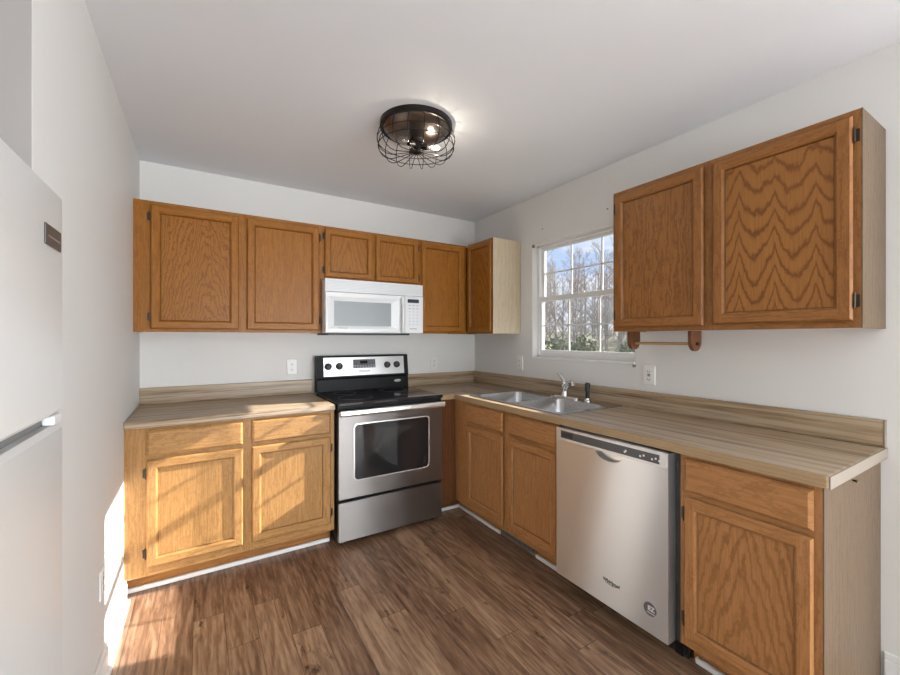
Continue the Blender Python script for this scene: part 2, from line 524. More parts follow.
sash(.088, .112, zm - .01, WZ1 - .018, 'upper_sash', .034, .022)
sash(.060, .086, WZ0 + .028, zm + .022, 'lower_sash', .040, .036)
b = BM(); box(b, .048, .060, -1.27, -1.22, zm + .022, zm + .032); cyl(b, (.056, -1.245, zm + .03), (.056, -1.245, zm + .042), .008, 10)
finish('sash_lock', b, VINYL, win)

# ------------------------------------------------------------------ cabinets
def door_mesh(b, x0, x1, z0, z1, yb, th=.020, fw=.052, rec=.014):
    """frame of a recessed-panel door; slot 0 vertical grain, slot 1 horizontal grain"""
    yf = yb - th

    def R(i, y): return [(x0 + i, y, z0 + i), (x1 - i, y, z0 + i), (x1 - i, y, z1 - i), (x0 + i, y, z1 - i)]

    def ring(A, B, m=None):
        for i in range(4):
            j = (i + 1) % 4
            quad(b, (A[i], A[j], B[j], B[i]), m if m is not None else (1 if i in (0, 2) else 0))
    L0, L1, L2, L3, L4, L5 = R(.011, yb), R(0, yf + .009), R(.007, yf), R(fw - .012, yf), R(fw - .004, yf + .006), R(fw, yf + rec)
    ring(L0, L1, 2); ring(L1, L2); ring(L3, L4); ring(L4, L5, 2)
    a, c = .007, fw - .012
    for (xa, xb) in ((x0 + a, x0 + c), (x1 - c, x1 - a)):
        quad(b, ((xa, yf, z0 + a), (xb, yf, z0 + a), (xb, yf, z1 - a), (xa, yf, z1 - a)), 0)
    for (za, zb) in ((z0 + a, z0 + c), (z1 - c, z1 - a)):
        quad(b, ((x0 + c, yf, za), (x1 - c, yf, za), (x1 - c, yf, zb), (x0 + c, yf, zb)), 1)
    quad(b, L0, 0)
    bmesh.ops.remove_doubles(b, verts=b.verts, dist=1e-5)
    return yf + rec


def add_door(par, x0, x1, z0, z1, yb, key, panel=None, hinge=None, fw=.052, hz=None, lab=None):
    wv = woods[key]
    b = BM(); yp = door_mesh(b, x0, x1, z0, z1, yb, fw=fw)
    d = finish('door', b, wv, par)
    if lab: d['label'] = lab
    b = BM(); box(b, x0 + fw - .003, x1 - fw + .003, yp - .0002, yp + .004, z0 + fw - .003, z1 - fw + .003)
    finish('door_panel', b, panel or woods[key + '_plain'], d)
    if hinge:
        hx = x0 - .003 if hinge == 'left' else x1 + .003
        s = -1 if hinge == 'left' else 1
        for z in (hz or (z0 + .07, z1 - .07)):
            b = BM(); cyl(b, (hx, yb - .010, z - .024), (hx, yb - .010, z + .024), .0045, 10)
            cyl(b, (hx, yb - .010, z - .029), (hx, yb - .010, z + .029), .0028, 8)
            box(b, hx, hx + s * .013, yb - .0025, yb - .0002, z - .022, z + .022)
            finish('hinge', b, HINGE, d)
    return d


def add_drawer(par, x0, x1, z0, z1, yb, key):
    b = BM(); yf = yb - .020

    def R(i, y): return [(x0 + i, y, z0 + i), (x1 - i, y, z0 + i), (x1 - i, y, z1 - i), (x0 + i, y, z1 - i)]
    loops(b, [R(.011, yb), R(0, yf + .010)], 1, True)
    loops(b, [R(0, yf + .010), R(.006, yf + .005), R(.012, yf)], 0, False, True)
    bmesh.ops.remove_doubles(b, verts=b.verts, dist=1e-5)
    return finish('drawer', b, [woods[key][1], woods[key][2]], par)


def face_frame(par, x0, x1, z0, z1, depth, stiles, rails, key):
    """stiles: list of x ranges; rails: list of z ranges"""
    b = BM(); ya_, yb2 = -depth, -depth + .019
    for a, c in stiles: box(b, a, c, ya_, yb2, z0, z1, 0)
    for (a, c), (a2, c2) in zip(stiles, stiles[1:]):
        for r0, r1 in rails: box(b, c, a2, ya_, yb2, r0, r1, 1)
    return finish('face_frame', b, woods[key], par)


def carcass(par, x0, x1, z0, z1, depth, side_l, side_r, key, top=True, toe=False, name='carcass'):
    b = BM(); d = depth - .019; t = .014
    zb = z0
    ms = [woods[key][0]]
    box(b, x0, x0 + t, -d, -.003, zb, z1); box(b, x1 - t, x1, -d, -.003, zb, z1)
    box(b, x0 + t, x1 - t, -d, -.003, zb + .012, zb + .026)
    if top: box(b, x0 + t, x1 - t, -d, -.003, z1 - .020, z1 - .004)
    box(b, x0 + t, x1 - t, -.009, -.003, zb + .026, z1 - .020)
    c = finish(name, b, ms, par)
    if side_r:
        b = BM(); box(b, x1, x1 + .004, -depth, -.003, 0.0 if toe else z0, z1)
        finish('end_panel', b, side_r, par)
    return c


def toe(par, x0, x1, z1, d=.51):
    b = BM(); box(b, x0, x1, -d, -d + .016, 0, z1); return finish('toe_board', b, TOE, par)


ZB, ZT = 1.372, 2.134
# --- wall cabinets on the back wall
x0, x1 = -W, -1.530
t = thing('wall_cabinet', 'oak two-door wall cabinet in the left corner, left of the white microwave', 'cabinet', ((x0 + x1) / 2, -.145, ZB), group='oak wall cabinets')
carcass(t, x0 + .004, x1, ZB, ZT, .29, None, None, 'upper')
face_frame(t, x0, x1, ZB, ZT, .29, [(x0, -2.490), (-2.066, -1.988), (-1.562, x1)], [(ZB, ZB + .036), (ZT - .040, ZT)], 'upper')
add_door(t, -2.505, -2.050, 1.390, 2.112, -.29, 'upper', woods['upper_side'], 'left')
add_door(t, -2.004, -1.548, 1.390, 2.112, -.29, 'upper', None, 'right')
x0, x1 = -1.5295, -.7505
ZS = 1.752
t = thing('wall_cabinet', 'short oak two-door wall cabinet directly above the white microwave', 'cabinet', ((x0 + x1) / 2, -.145, ZS), group='oak wall cabinets')
carcass(t, x0, x1, ZS, ZT, .29, None, None, 'upper')
face_frame(t, x0, x1, ZS, ZT, .29, [(x0, -1.498), (-1.165, -1.118), (-.778, x1)], [(ZS, ZS + .034), (ZT - .036, ZT)], 'upper')
add_door(t, -1.510, -1.152, 1.770, 2.116, -.29, 'upper', woods['upper_cath'], 'left', fw=.046, hz=(1.82, 2.06))
add_door(t, -1.130, -.766, 1.770, 2.116, -.29, 'upper', woods['upper_cath'], 'right', fw=.046, hz=(1.82, 2.06))
x0, x1 = -.750, -.292
t = thing('wall_cabinet', 'oak single-door wall cabinet between the microwave and the far corner', 'cabinet', ((x0 + x1) / 2, -.145, ZB), group='oak wall cabinets')
carcass(t, x0, x1, ZB, ZT, .29, None, None, 'upper')
face_frame(t, x0, x1, ZB, ZT, .29, [(x0, -.720), (-.345, x1)], [(ZB, ZB + .036), (ZT - .040, ZT)], 'upper')
add_door(t, -.738, -.328, 1.385, 2.118, -.29, 'upper', None)
# --- right wall: the corner one (run coordinates: x = distance from the corner)
x0, x1 = .002, .661
t = thing('wall_cabinet', 'oak wall cabinet on the window wall by the corner, with pale birch end panel', 'cabinet', ((x0 + x1) / 2, -.145, ZB), 'right', group='oak wall cabinets')
carcass(t, .012, x1, ZB, ZT, .29, None, BIRCH, 'upper')
face_frame(t, .312, x1, ZB, ZT, .29, [(.312, .335), (.645, x1)], [(ZB, ZB + .036), (ZT - .040, ZT)], 'upper')
add_door(t, .322, .655, 1.385, 2.118, -.29, 'upper', woods['upper_cath'], fw=.046)
# --- right wall: near pair
x0, x1 = 1.757, 2.752
ZR = 2.142
t = thing('wall_cabinet', 'large oak two-door wall cabinet right of the window, above the paper towel holder', 'cabinet', ((x0 + x1) / 2, -.145, ZB), 'right', group='oak wall cabinets')
carcass(t, x0, x1, ZB, ZR, .29, None, GREYOAK, 'red')
face_frame(t, x0, x1, ZB, ZR, .29, [(x0, 1.792), (2.222, 2.290), (2.716, x1)], [(ZB, ZB + .036), (ZR - .040, ZR)], 'red')
add_door(t, 1.776, 2.238, 1.392, 2.120, -.29, 'red', None, 'left', lab='oak door with straight-grained panel, beside the window')
add_door(t, 2.276, 2.734, 1.398, 2.120, -.29, 'red', woods['wavy'], 'right', lab='oak door with a boldly wavy grained panel')

# --- base cabinets
ZC = .876; ZBASE = .11
x0, x1 = -W, -1.530
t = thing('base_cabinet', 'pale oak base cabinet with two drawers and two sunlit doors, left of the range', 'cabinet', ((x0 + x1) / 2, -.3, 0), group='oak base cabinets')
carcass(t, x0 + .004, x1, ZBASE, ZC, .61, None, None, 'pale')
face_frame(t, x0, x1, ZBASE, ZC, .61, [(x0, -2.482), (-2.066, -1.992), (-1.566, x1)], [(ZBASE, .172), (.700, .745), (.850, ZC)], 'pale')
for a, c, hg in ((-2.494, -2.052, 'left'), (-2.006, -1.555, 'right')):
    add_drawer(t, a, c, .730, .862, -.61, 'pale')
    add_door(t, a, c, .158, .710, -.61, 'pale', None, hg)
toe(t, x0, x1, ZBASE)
x0, x1 = -.7485, -.6105
t = thing('corner_filler_panel', 'oak filler panel with shade painted into its colour, between the range and the sink cabinet', 'cabinet filler', ((x0 + x1) / 2, -.56, 0))
b = BM(); box(b, x0, x1, -.61, -.59, ZBASE, ZC); finish('filler_board', b, DARK_OAK_AND_SHADE, t)  # dark tone is the corner's shade put into the board's colour
b = BM(); box(b, x0, -.511, -.51, -.495, 0, ZBASE); finish('toe_board', b, DARK_OAK_AND_SHADE, t)
x0, x1 = .6105, 1.660
t = thing('sink_cabinet', 'oak base cabinet with two doors and two false drawer fronts, under the steel sink', 'cabinet', ((x0 + x1) / 2, -.3, 0), 'right', group='oak base cabinets')
carcass(t, x0 + .02, x1, ZBASE, ZC, .61, None, None, 'tan', top=False)
face_frame(t, x0, x1, ZBASE, ZC, .61, [(x0, .800), (1.178, 1.258), (1.636, x1)], [(ZBASE, .165), (.700, .745), (.850, ZC)], 'tan')
for a, c, hg in ((.785, 1.193, 'left'), (1.243, 1.651, 'right')):
    add_drawer(t, a, c, .732, .862, -.61, 'tan')
    add_door(t, a, c, .150, .712, -.61, 'tan', None, hg)
toe(t, .512, x1, ZBASE)
x0, x1 = 2.302, 2.738
t = thing('base_cabinet', 'oak base cabinet with one drawer and one door, at the right end of the worktop', 'cabinet', ((x0 + x1) / 2, -.3, 0), 'right', group='oak base cabinets')
carcass(t, x0, x1, ZBASE, ZC, .61, None, GREYOAK, 'tan', toe=True)
face_frame(t, x0, x1, ZBASE, ZC, .61, [(x0, 2.336), (2.704, x1)], [(ZBASE, .165), (.700, .745), (.850, ZC)], 'tan')
add_drawer(t, 2.322, 2.720, .728, .860, -.61, 'tan')
add_door(t, 2.322, 2.720, .150, .708, -.61, 'tan', woods['tan_cath'], 'left')
toe(t, x0, x1, ZBASE)

# --- heating vent grille in the toe kick
t = thing('toe_kick_vent', 'long metal heating vent grille in the toe kick under the sink cabinet', 'vent', (1.215, -.525, 0), 'right')
b = BM(); box(b, 1.047, 1.383, -.522, -.5105, .004, .094); finish('grille_frame', b, mat('vent_frame', (.28, .22, .16), .4, metal=.3), t, bevel=.002)
b = BM(); box(b, 1.062, 1.368, -.5235, -.522, .018, .080); finish('backing', b, BLACKP, t)
b = BM()
for k in range(26): x = 1.068 + k * .0117; box(b, x, x + .0035, -.527, -.5235, .018, .080)
box(b, 1.062, 1.368, -.5275, -.5235, .046, .051)
finish('louvers', b, mat('vent_louver', (.36, .34, .31), .4, metal=.5), t)

# ------------------------------------------------------------------ worktops
def nose(b, pts, z0, z1, m=0): pass


Z0, Z1 = .8765, .914
b = BM(); box(b, -W, -1.528, -.635, -.001, Z0, Z1)
wt = tag(finish('worktop', b, LAM_U, bevel=.007), 'short wood-look laminate worktop on the left, between wall and range', 'worktop')
ORG_wt = ORG[wt.name]
b = BM(); box(b, -W, -1.528, -.020, -.001, Z1, 1.020); finish('backsplash', b, LAM_U, wt, bevel=.004)
SX0, SX1, SY0, SY1 = -.585, -.040, -.762, -1.640     # sink outline
b = BM()
# right-hand worktop, L-shaped, with the cut-out for the sink (slot 0 grain along x, slot 1 along y)
hx0, hx1, hy0, hy1 = SX0 + .012, SX1 - .012, SY0 - .012, SY1 + .012


def top_poly(b, z, flip):
    def q(xa, xb, ya1, yb1, m):
        quad(b, ((xa, ya1, z), (xb, ya1, z), (xb, yb1, z), (xa, yb1, z)), m)
    quad(b, ((-.749, -.635, z), (-.635, -.635, z), (0 - .001, -.001, z), (-.749, -.001, z)), 0)
    # right run: mitred at the corner
    quad(b, ((-.635, -.635, z), (-.001, -.635, z), (-.001, -.001, z)), 1)
    q(-.635, -.001, hy0, -.635, 1)
    q(-.635, hx0, hy1, hy0, 1); q(hx1, -.001, hy1, hy0, 1)
    q(-.635, -.001, -2.758, hy1, 1)


top_poly(b, Z1, False); top_poly(b, Z0, True)
outline = [(-.749, -.635), (-.635, -.635), (-.635, -2.758), (-.001, -2.758), (-.001, -.001), (-.749, -.001)]
for (a, c) in zip(outline, outline[1:] + outline[:1]):
    quad(b, ((*a, Z0), (*c, Z0), (*c, Z1), (*a, Z1)), 2)
hole = [(hx0, hy0), (hx1, hy0), (hx1, hy1), (hx0, hy1)]
for (a, c) in zip(hole, hole[1:] + hole[:1]):
    quad(b, ((*a, Z0), (*c, Z0), (*c, Z1), (*a, Z1)), 0)
bmesh.ops.remove_doubles(b, verts=b.verts, dist=1e-5)
wt2 = tag(finish('worktop', b, [LAM_U, LAM_V, EDGE], bevel=.006), 'long L-shaped wood-look laminate worktop holding the steel sink', 'worktop')
b = BM(); box(b, -.749, -.021, -.020, -.001, Z1, 1.020); box(b, -.020, -.001, -2.754, -.001, Z1, 1.020)
finish('backsplash', b, LAM_U, wt2, bevel=.004)
b = BM(); box(b, -.630, -.004, -2.762, -2.758, Z0 - .002, Z1 - .001); box(b, -.022, -.001, -2.758, -2.754, Z1, 1.018)
finish('end_cap', b, mat('end_cap_laminate', (.30, .25, .20), .4), wt2)

# ------------------------------------------------------------------ sink
t = thing('kitchen_sink', 'stainless steel double-bowl sink set into the worktop under the window', 'sink', ((SX0 + SX1) / 2, (SY0 + SY1) / 2, .73))
b = BM(); ym = (SY0 + SY1) / 2; zr = .9185
for (ya1, yb1) in ((SY0, ym), (ym, SY1)):
    ya2 = ya1 - (.034 if ya1 == SY0 else .014); yb2 = yb1 + (.034 if yb1 == SY1 else .014)
    lo, hi = min(ya1, yb1), max(ya1, yb1); l2, h2 = min(ya2, yb2), max(ya2, yb2)
    bx0, bx1 = SX0 + .032, SX1 - .100
    loops(b, [rr(SX0, SX1, lo, hi, .002, zr), rr(bx0, bx1, l2, h2, .055, zr), rr(bx0 + .004, bx1 - .004, l2 + .004, h2 - .004, .052, .912),
              rr(bx0 + .012, bx1 - .012, l2 + .012, h2 - .012, .05, .775), rr(bx0 + .022, bx1 - .022, l2 + .022, h2 - .022, .05, .752),
              rr(bx0 + .050, bx1 - .050, l2 + .050, h2 - .050, .04, .742)], 0, False, True)
bmesh.ops.remove_doubles(b, verts=b.verts, dist=1e-4)
finish('basin', b, SINKM, t, smooth=True)
b = BM(); box(b, SX0 - .001, SX0 + .004, SY1, SY0, Z1 + .0003, zr); box(b, SX1 - .004, SX1 + .001, SY1, SY0, Z1 + .0003, zr)
box(b, SX0, SX1, SY0 - .004, SY0 + .001, Z1 + .0003, zr); box(b, SX0, SX1, SY1 - .001, SY1 + .004, Z1 + .0003, zr)
finish('rim', b, SINKM, t, bevel=.0015)
for yc in ((SY0 + ym) / 2, (ym + SY1) / 2):
    b = BM(); lathe(b, [(.044, 0), (.044, .003), (.030, .004), (.026, -.001), (.0001, -.001)], ((bx0 + bx1) / 2, yc, .7425), 24)
    finish('drain', b, CHROME, t, smooth=True)

# ------------------------------------------------------------------ faucet and sprayer
fx, fy = -.085, -1.215
t = thing('kitchen_faucet', 'chrome single-lever kitchen faucet on the rear ledge of the sink', 'faucet', (fx, fy, .919))
b = BM(); loops(b, [rr(fx - .028, fx + .028, fy - .125, fy + .125, .027, .919), rr(fx - .028, fx + .028, fy - .125, fy + .125, .027, .926), rr(fx - .022, fx + .022, fy - .118, fy + .118, .021, .932)], 0, True, True)
finish('deck_plate', b, CHROME, t, smooth=True)
b = BM(); lathe(b, [(.027, 0), (.025, .012), (.021, .030), (.020, .075), (.022, .085), (.020, .098), (.010, .104), (.0001, .105)], (fx, fy, .932), 24)
finish('faucet_body', b, CHROME, t, smooth=True)
b = BM()
tube(b, [(fx, fy, .965), (fx - .012, fy - .03, 1.000), (fx - .022, fy - .062, 1.030), (fx - .030, fy - .085, 1.040), (fx - .038, fy - .105, 1.034), (fx - .042, fy - .112, 1.012)],
     [.017, .016, .0145, .014, .0135, .013], 12)
finish('spout', b, CHROME, t, smooth=True)
b = BM()
tube(b, [(fx, fy, 1.028), (fx - .002, fy + .018, 1.052), (fx - .004, fy + .042, 1.078), (fx - .006, fy + .066, 1.088)], [.017, .013, .010, .006], 12)
finish('lever_handle', b, CHROME, t, smooth=True)
sx, sy = -.085, -1.410
t = thing('sink_sprayer', 'black side sprayer standing right of the faucet on the sink ledge', 'sprayer', (sx, sy, .919))
b = BM(); lathe(b, [(.024, 0), (.024, .006), (.016, .012), (.015, .020)], (sx, sy, .919), 20); finish('base_ring', b, CHROME, t, smooth=True)
b = BM(); lathe(b, [(.012, 0), (.014, .015), (.0125, .05), (.015, .072), (.017, .092), (.012, .104), (.0001, .106)], (sx, sy, .937), 20); finish('spray_head', b, BLACKP, t, smooth=True)
b = BM(); box(b, sx - .020, sx - .012, sy - .006, sy + .006, .985, 1.035); finish('trigger', b, BLACKP, t, bevel=.002)

# ------------------------------------------------------------------ range
rx0, rx1 = -1.5190, -.7520
t = thing('kitchen_range', 'stainless steel electric range with black glass cooktop, under the microwave', 'stove', ((rx0 + rx1) / 2, -.33, 0))
b = BM(); box(b, rx0, rx1, -.618, -.025, .045, .900); finish('body', b, BLACK, t, bevel=.002)
b = BM(); box(b, rx0 - .001, rx1 + .001, -.665, -.095, .900, .9235)
ck = finish('cooktop', b, BLACKG, t, bevel=.005)
for cx_, cy_, r in ((-1.34, -.46, .115), (-.95, -.46, .085), (-1.34, -.22, .080), (-.95, -.22, .105)):
    b = BM(); tube(b, [(cx_ + r * cos(2 * pi * k / 48), cy_ + r * sin(2 * pi * k / 48), .9235) for k in range(48)], .0012, 5, closed=True)
    finish('burner_ring', b, mat('burner_mark', (.09, .09, .095), .3), ck)
# backguard
b = BM()
prof = [(-.025, .9235), (-.100, .9235), (-.092, 1.015), (-.100, 1.030), (-.078, 1.198), (-.025, 1.198)]
loops(b, [[(rx0 + .004, y, z) for y, z in prof], [(rx1 - .004, y, z) for y, z in prof]], 0, True, True)
bgd = finish('backguard', b, BLACK, t, bevel=.004)
pz0, pz1 = 1.042, 1.184


def bgy(z): return -.100 + (z - 1.030) * (.022 / .168)


def slab(b, xa, xb, za, zb, th, m=0):
    l = [[(xa, bgy(za) - o, za), (xb, bgy(za) - o, za), (xb, bgy(zb) - o, zb), (xa, bgy(zb) - o, zb)] for o in (-.001, th)]
    loops(b, l, m, True, True)


b = BM(); slab(b, rx0 + .055, rx1 - .045, pz0, pz1, .003); cp = finish('control_panel', b, STEEL_P, t)
b = BM(); slab(b, -1.234, -1.050, 1.098, 1.166, .0045); dsp = finish('display', b, DARKG, cp)
b = BM(); slab(b, -1.178, -1.118, 1.132, 1.156, .0052); finish('clock_screen', b, BLACKG, cp)
b = BM()
for i in range(8):
    for j in range(2): slab(b, -1.228 + i * .0225, -1.213 + i * .0225, 1.104 + j * .012, 1.109 + j * .012, .0052)
finish('touch_marks', b, GREYT, cp)
text('brand_lettering', 'Whirlpool', .022, (-1.146, bgy(1.075) - .0035, 1.072), BLACKP, cp, .0006)
for kx in (-1.430, -1.345, -.949, -.864):
    z = 1.117; y = bgy(z) - .003
    b = BM(); lathe(b, [(.027, 0), (.027, .006), (.023, .008), (.021, .026), (.018, .028), (.0001, .028)], (kx, y, z), 24, axis='y')
    box(b, kx - .004, kx + .004, y - .034, y - .020, z - .020, z + .020)
    finish('knob', b, BLACKP, t, smooth=True)
b = BM(); lathe(b, [(.0300, 0), (.0300, .001), (.0001, .001)], (0, 0, 0), 28, axis='y')
for v in b.verts: v.co = Vector((v.co.x + rx1 - .105, v.co.y - .0955, v.co.z * .36 + .982))
bd = finish('oval_badge', b, mat('silver_badge', (.7, .7, .7), .25, metal=.6), t)
text('badge_lettering', 'Whirlpool', .012, (rx1 - .105, -.0968, .982), BLACKP, bd)
# black frame under the cooktop, door, handle, drawer
b = BM(); box(b, rx0 + .002, rx1 - .002, -.640, -.6185, .872, .8995); finish('vent_trim', b, BLACK, t)
b = BM()
dz0, dz1, dy0, dy1 = .305, .866, -.620, -.660
loops(b, [rrv(rx0 + .004, rx1 - .004, dz0, dz1, .004, -.6185), rrv(rx0 + .004, rx1 - .004, dz0, dz1, .004, -.656), rrv(rx0 + .007, rx1 - .007, dz0 + .003, dz1 - .003, .004, -.660)], 0, True, True)
dr = finish('oven_door', b, STEEL, t)
wx0, wx1, wz0, wz1 = -1.418, -.862, .412, .782
b = BM(); loops(b, [rrv(wx0, wx1, wz0, wz1, .030, -.6598), rrv(wx0, wx1, wz0, wz1, .030, -.6625), rrv(wx0 + .006, wx1 - .006, wz0 + .006, wz1 - .006, .025, -.6630), rrv(wx0 + .008, wx1 - .008, wz0 + .008, wz1 - .008, .024, -.6612)], 0)
finish('window_trim', b, mat('bright_trim', (.85, .85, .85), .25, metal=.6), dr)
b = BM(); loops(b, [rrv(wx0 + .007, wx1 - .007, wz0 + .007, wz1 - .007, .024, -.6600), rrv(wx0 + .007, wx1 - .007, wz0 + .007, wz1 - .007, .024, -.6618)], 0, True, True)
finish('window_glass', b, OVENG, dr)
b = BM()
prof = [(-.700, .838), (-.708, .852), (-.706, .872), (-.698, .878), (-.688, .872), (-.688, .842)]
loops(b, [[(rx0 + .004, y, z) for y, z in prof], [(rx1 - .004, y, z) for y, z in prof]], 0, True, True)
for x in (rx0 + .004, rx1 - .034): box(b, x, x + .030, -.690, -.658, .845, .868)
finish('handle', b, mat('polished_handle', (.80, .80, .79), .22, metal=.9), dr, bevel=.002)
b = BM(); loops(b, [rrv(rx0 + .004, rx1 - .004, .035, .285, .004, -.6185), rrv(rx0 + .004, rx1 - .004, .035, .285, .004, -.654), rrv(rx0 + .007, rx1 - .007, .038, .282, .004, -.658)], 0, True, True)
finish('storage_drawer', b, STEEL, t)
for x in (rx0 + .05, rx1 - .05):
    for y in (-.58, -.10):
        b = BM(); cyl(b, (x, y, 0), (x, y, .05), .018, 14); finish('leveling_foot', b, BLACKP, t)

# ------------------------------------------------------------------ microwave
mx0, mx1, mz0, mz1, my = -1.5265, -.7675, 1.372, 1.7505, -.385
t = thing('microwave', 'white over-the-range microwave hung under the short wall cabinet', 'microwave', ((mx0 + mx1) / 2, -.19, mz0))
b = BM(); box(b, mx0, mx1, -.350, -.003, mz0, mz1); finish('body', b, WHITEP, t, bevel=.003)
b = BM(); box(b, mx0 + .03, mx1 - .10, -.345, -.03, mz0 - .014, mz0 - .0005); finish('underside_filter', b, BLACKP, t)
b = BM(); box(b, mx0, mx1, my + .006, -.3505, 1.662, mz1)
for k in range(7): z = 1.673 + k * .0105; box(b, mx0 + .012, mx1 - .012, my - .001, my + .007, z, z + .0062)
finish('vent_grille', b, WHITEP, t, bevel=.0008)
# door with sloped recess to the window
DX1 = -.925
b = BM(); dz0, dz1 = mz0 + .001, 1.6585
ox0, ox1, oz0, oz1 = -1.462, -1.036, 1.424, 1.596


def RC(x0, x1, z0, z1, y): return [(x0, y, z0), (x1, y, z0), (x1, y, z1), (x0, y, z1)]


loops(b, [RC(mx0, DX1, dz0, dz1, -.3505), RC(mx0, DX1, dz0, dz1, my + .004), RC(mx0 + .004, DX1 - .002, dz0 + .004, dz1 - .002, my),
          RC(ox0 - .048, ox1 + .062, oz0 - .022, oz1 + .030, my), RC(ox0, ox1, oz0, oz1, my + .012)], 0, True, False)
dr = finish('door', b, WHITEP, t)
b = BM(); box(b, ox0 - .002, ox1 + .002, my + .0115, my + .016, oz0 - .002, oz1 + .002); finish('door_window', b, GREYW, dr)
b = BM(); hx = -.952
tube(b, [(hx, my - .001, 1.640), (hx, my - .018, 1.632), (hx, my - .026, 1.600), (hx, my - .028, 1.515), (hx, my - .026, 1.430), (hx, my - .018, 1.398), (hx, my - .001, 1.390)], .0105, 12)
finish('handle', b, WHITEP, dr, smooth=True)
for z in (1.640, 1.392):
    b = BM(); box(b, hx - .008, hx + .008, my - .003, my - .0005, z - .012, z + .012)
    finish('handle_mount', b, GREYT, dr)
b = BM(); box(b, -1.437, -1.372, my - .0008, my + .0002, 1.4025, 1.4085); finish('maker_mark', b, GREYT, dr)
b = BM(); box(b, DX1 + .002, mx1, my, -.3505, mz0 + .001, 1.6585); cp = finish('control_panel', b, WHITEP, t, bevel=.003)
b = BM(); box(b, -.902, -.805, my - .0015, my + .001, 1.608, 1.636); finish('display', b, mat('display_grey', (.05, .055, .08), .2), cp)
for j in range(7):
    for i in range(3):
        x = -.893 + i * .033; z = 1.588 - j * .0245
        w_ = .022 if j < 2 else .011
        b = BM(); box(b, x - w_ / 2 + .008, x + w_ / 2 + .008, my - .001, my + .0005, z - .004, z + .004)
        finish('button', b, mat('button_blue_grey', (.55, .60, .68), .4), cp)
b = BM(); box(b, -.885, -.825, my - .001, my + .0005, 1.404, 1.411); finish('button', b, GREYT, cp)

# ------------------------------------------------------------------ dishwasher (run 'right')
wx0, wx1 = 1.678, 2.2765
t = thing('dishwasher', 'stainless steel dishwasher with pocket handle, between sink cabinet and end cabinet', 'dishwasher', ((wx0 + wx1) / 2, -.32, 0), 'right')
b = BM(); box(b, wx0 + .003, 2.298, -.600, -.03, .10, .868); finish('body', b, BLACKP, t)
dz0, dz1, y0d, yf = .098, .868, -.601, -.655
px0, px1, pz0, pz1 = 1.918, 2.080, .760, .806   # handle pocket
b = BM()
xs = [wx0, px0, px1, wx1]; zs = [dz0, pz0, pz1, dz1]
for i in range(3):
    for j in range(3):
        if i == 1 and j == 1: continue
        quad(b, ((xs[i], yf, zs[j]), (xs[i + 1], yf, zs[j]), (xs[i + 1], yf, zs[j + 1]), (xs[i], yf, zs[j + 1])))
loops(b, [RC(wx0, wx1, dz0, dz1, yf), RC(wx0, wx1, dz0, dz1, y0d)], 0, False, True)
bmesh.ops.remove_doubles(b, verts=b.verts, dist=1e-5)
dr = finish('door', b, STEEL_L, t)
# pocket
b = BM()
n = 14


def pocket(inset, y, r):
    pts = []
    for k in range(n + 1):
        a = pi + pi * k / n
        pts.append(((px0 + px1) / 2 + ((px1 - px0) / 2 - inset) * cos(a) * (1 - .0), y, pz1 - .004 - inset + (pz1 - pz0 - .004 - inset) * (sin(a) * abs(sin(a)) ** .0)))
    return pts


l0 = [(px0, yf - .0002, pz1)] + [(px0, yf - .0002, pz1 - (pz1 - pz0) * k / 6) for k in range(1, 6)] + [(px0 + (px1 - px0) * k / (n - 11), yf - .0002, pz0) for k in range(0, n - 10)] + [(px1, yf - .0002, pz0 + (pz1 - pz0) * k / 6) for k in range(1, 6)] + [(px1, yf - .0002, pz1)]
m_ = len(l0)
l1 = []
for k in range(m_):
    a = pi + pi * k / (m_ - 1)
    l1.append(((px0 + px1) / 2 + .072 * cos(a), yf - .0002, pz1 - .002 + .038 * sin(a)))
l2 = [(x * .9 + .1 * (px0 + px1) / 2, yf + .030, z * .9 + .1 * pz1) for x, y, z in l1]
loops(b, [l0, l1], 0)
loops(b, [l1, l2], 1, False, True)
finish('handle_pocket', b, [STEEL_L, STEEL_P], dr)
b = BM(); loops(b, [rrv(wx0 + .004, wx1 - .004, .806, dz1 - .002, .006, yf + .001), rrv(wx0 + .004, wx1 - .004, .806, dz1 - .002, .006, yf - .003)], 0, True, True)
cp = finish('control_panel', b, mat('panel_silver', (.62, .63, .64), .3, metal=.5), dr, bevel=.001)
b = BM(); box(b, wx0 + .034, wx1 - .034, yf - .0042, yf - .003, .818, .856); strip = finish('control_strip', b, DARKG, cp)
b = BM()
box(b, wx0 + .040, wx0 + .112, yf - .0046, yf - .0042, .824, .850)
finish('dark_screen', b, BLACKP, strip)
for i, xx in enumerate((.30, .305, .37, .385, .42, .435, .45)):
    b = BM(); x = wx0 + .034 + xx * 1.06 + .05; box(b, x, x + .008, yf - .0050, yf - .0042, .828 + (i % 2) * .006, .836 + (i % 2) * .006)
    finish('indicator', b, mat('pale_mark', (.75, .76, .78), .4), strip)
text('brand_lettering', 'Whirlpool', .021, ((wx0 + wx1) / 2 + .035, yf - .0008, .214), BLACKP, dr, .0005)
b = BM(); tube(b, [((wx0 + wx1) / 2 + .035 + .034 * cos(a), yf - .0008, .211 + .010 * sin(a)) for a in [pi + .4 + (pi - .8) * k / 12 for k in range(13)]], .0012, 5)
finish('brand_swoosh', b, BLACKP, dr)
b = BM(); lathe(b, [(.0285, 0), (.0285, .0008), (.0001, .0008)], (2.200, yf - .0002, .200), 28, axis='y')
st = finish('round_sticker', b, mat('sticker_grey', (.13, .12, .13), .4), dr)
text('sticker_lettering', 'EZ', .026, (2.205, yf - .0015, .203), mat('sticker_white', (.85, .85, .85), .4), st, .0012)
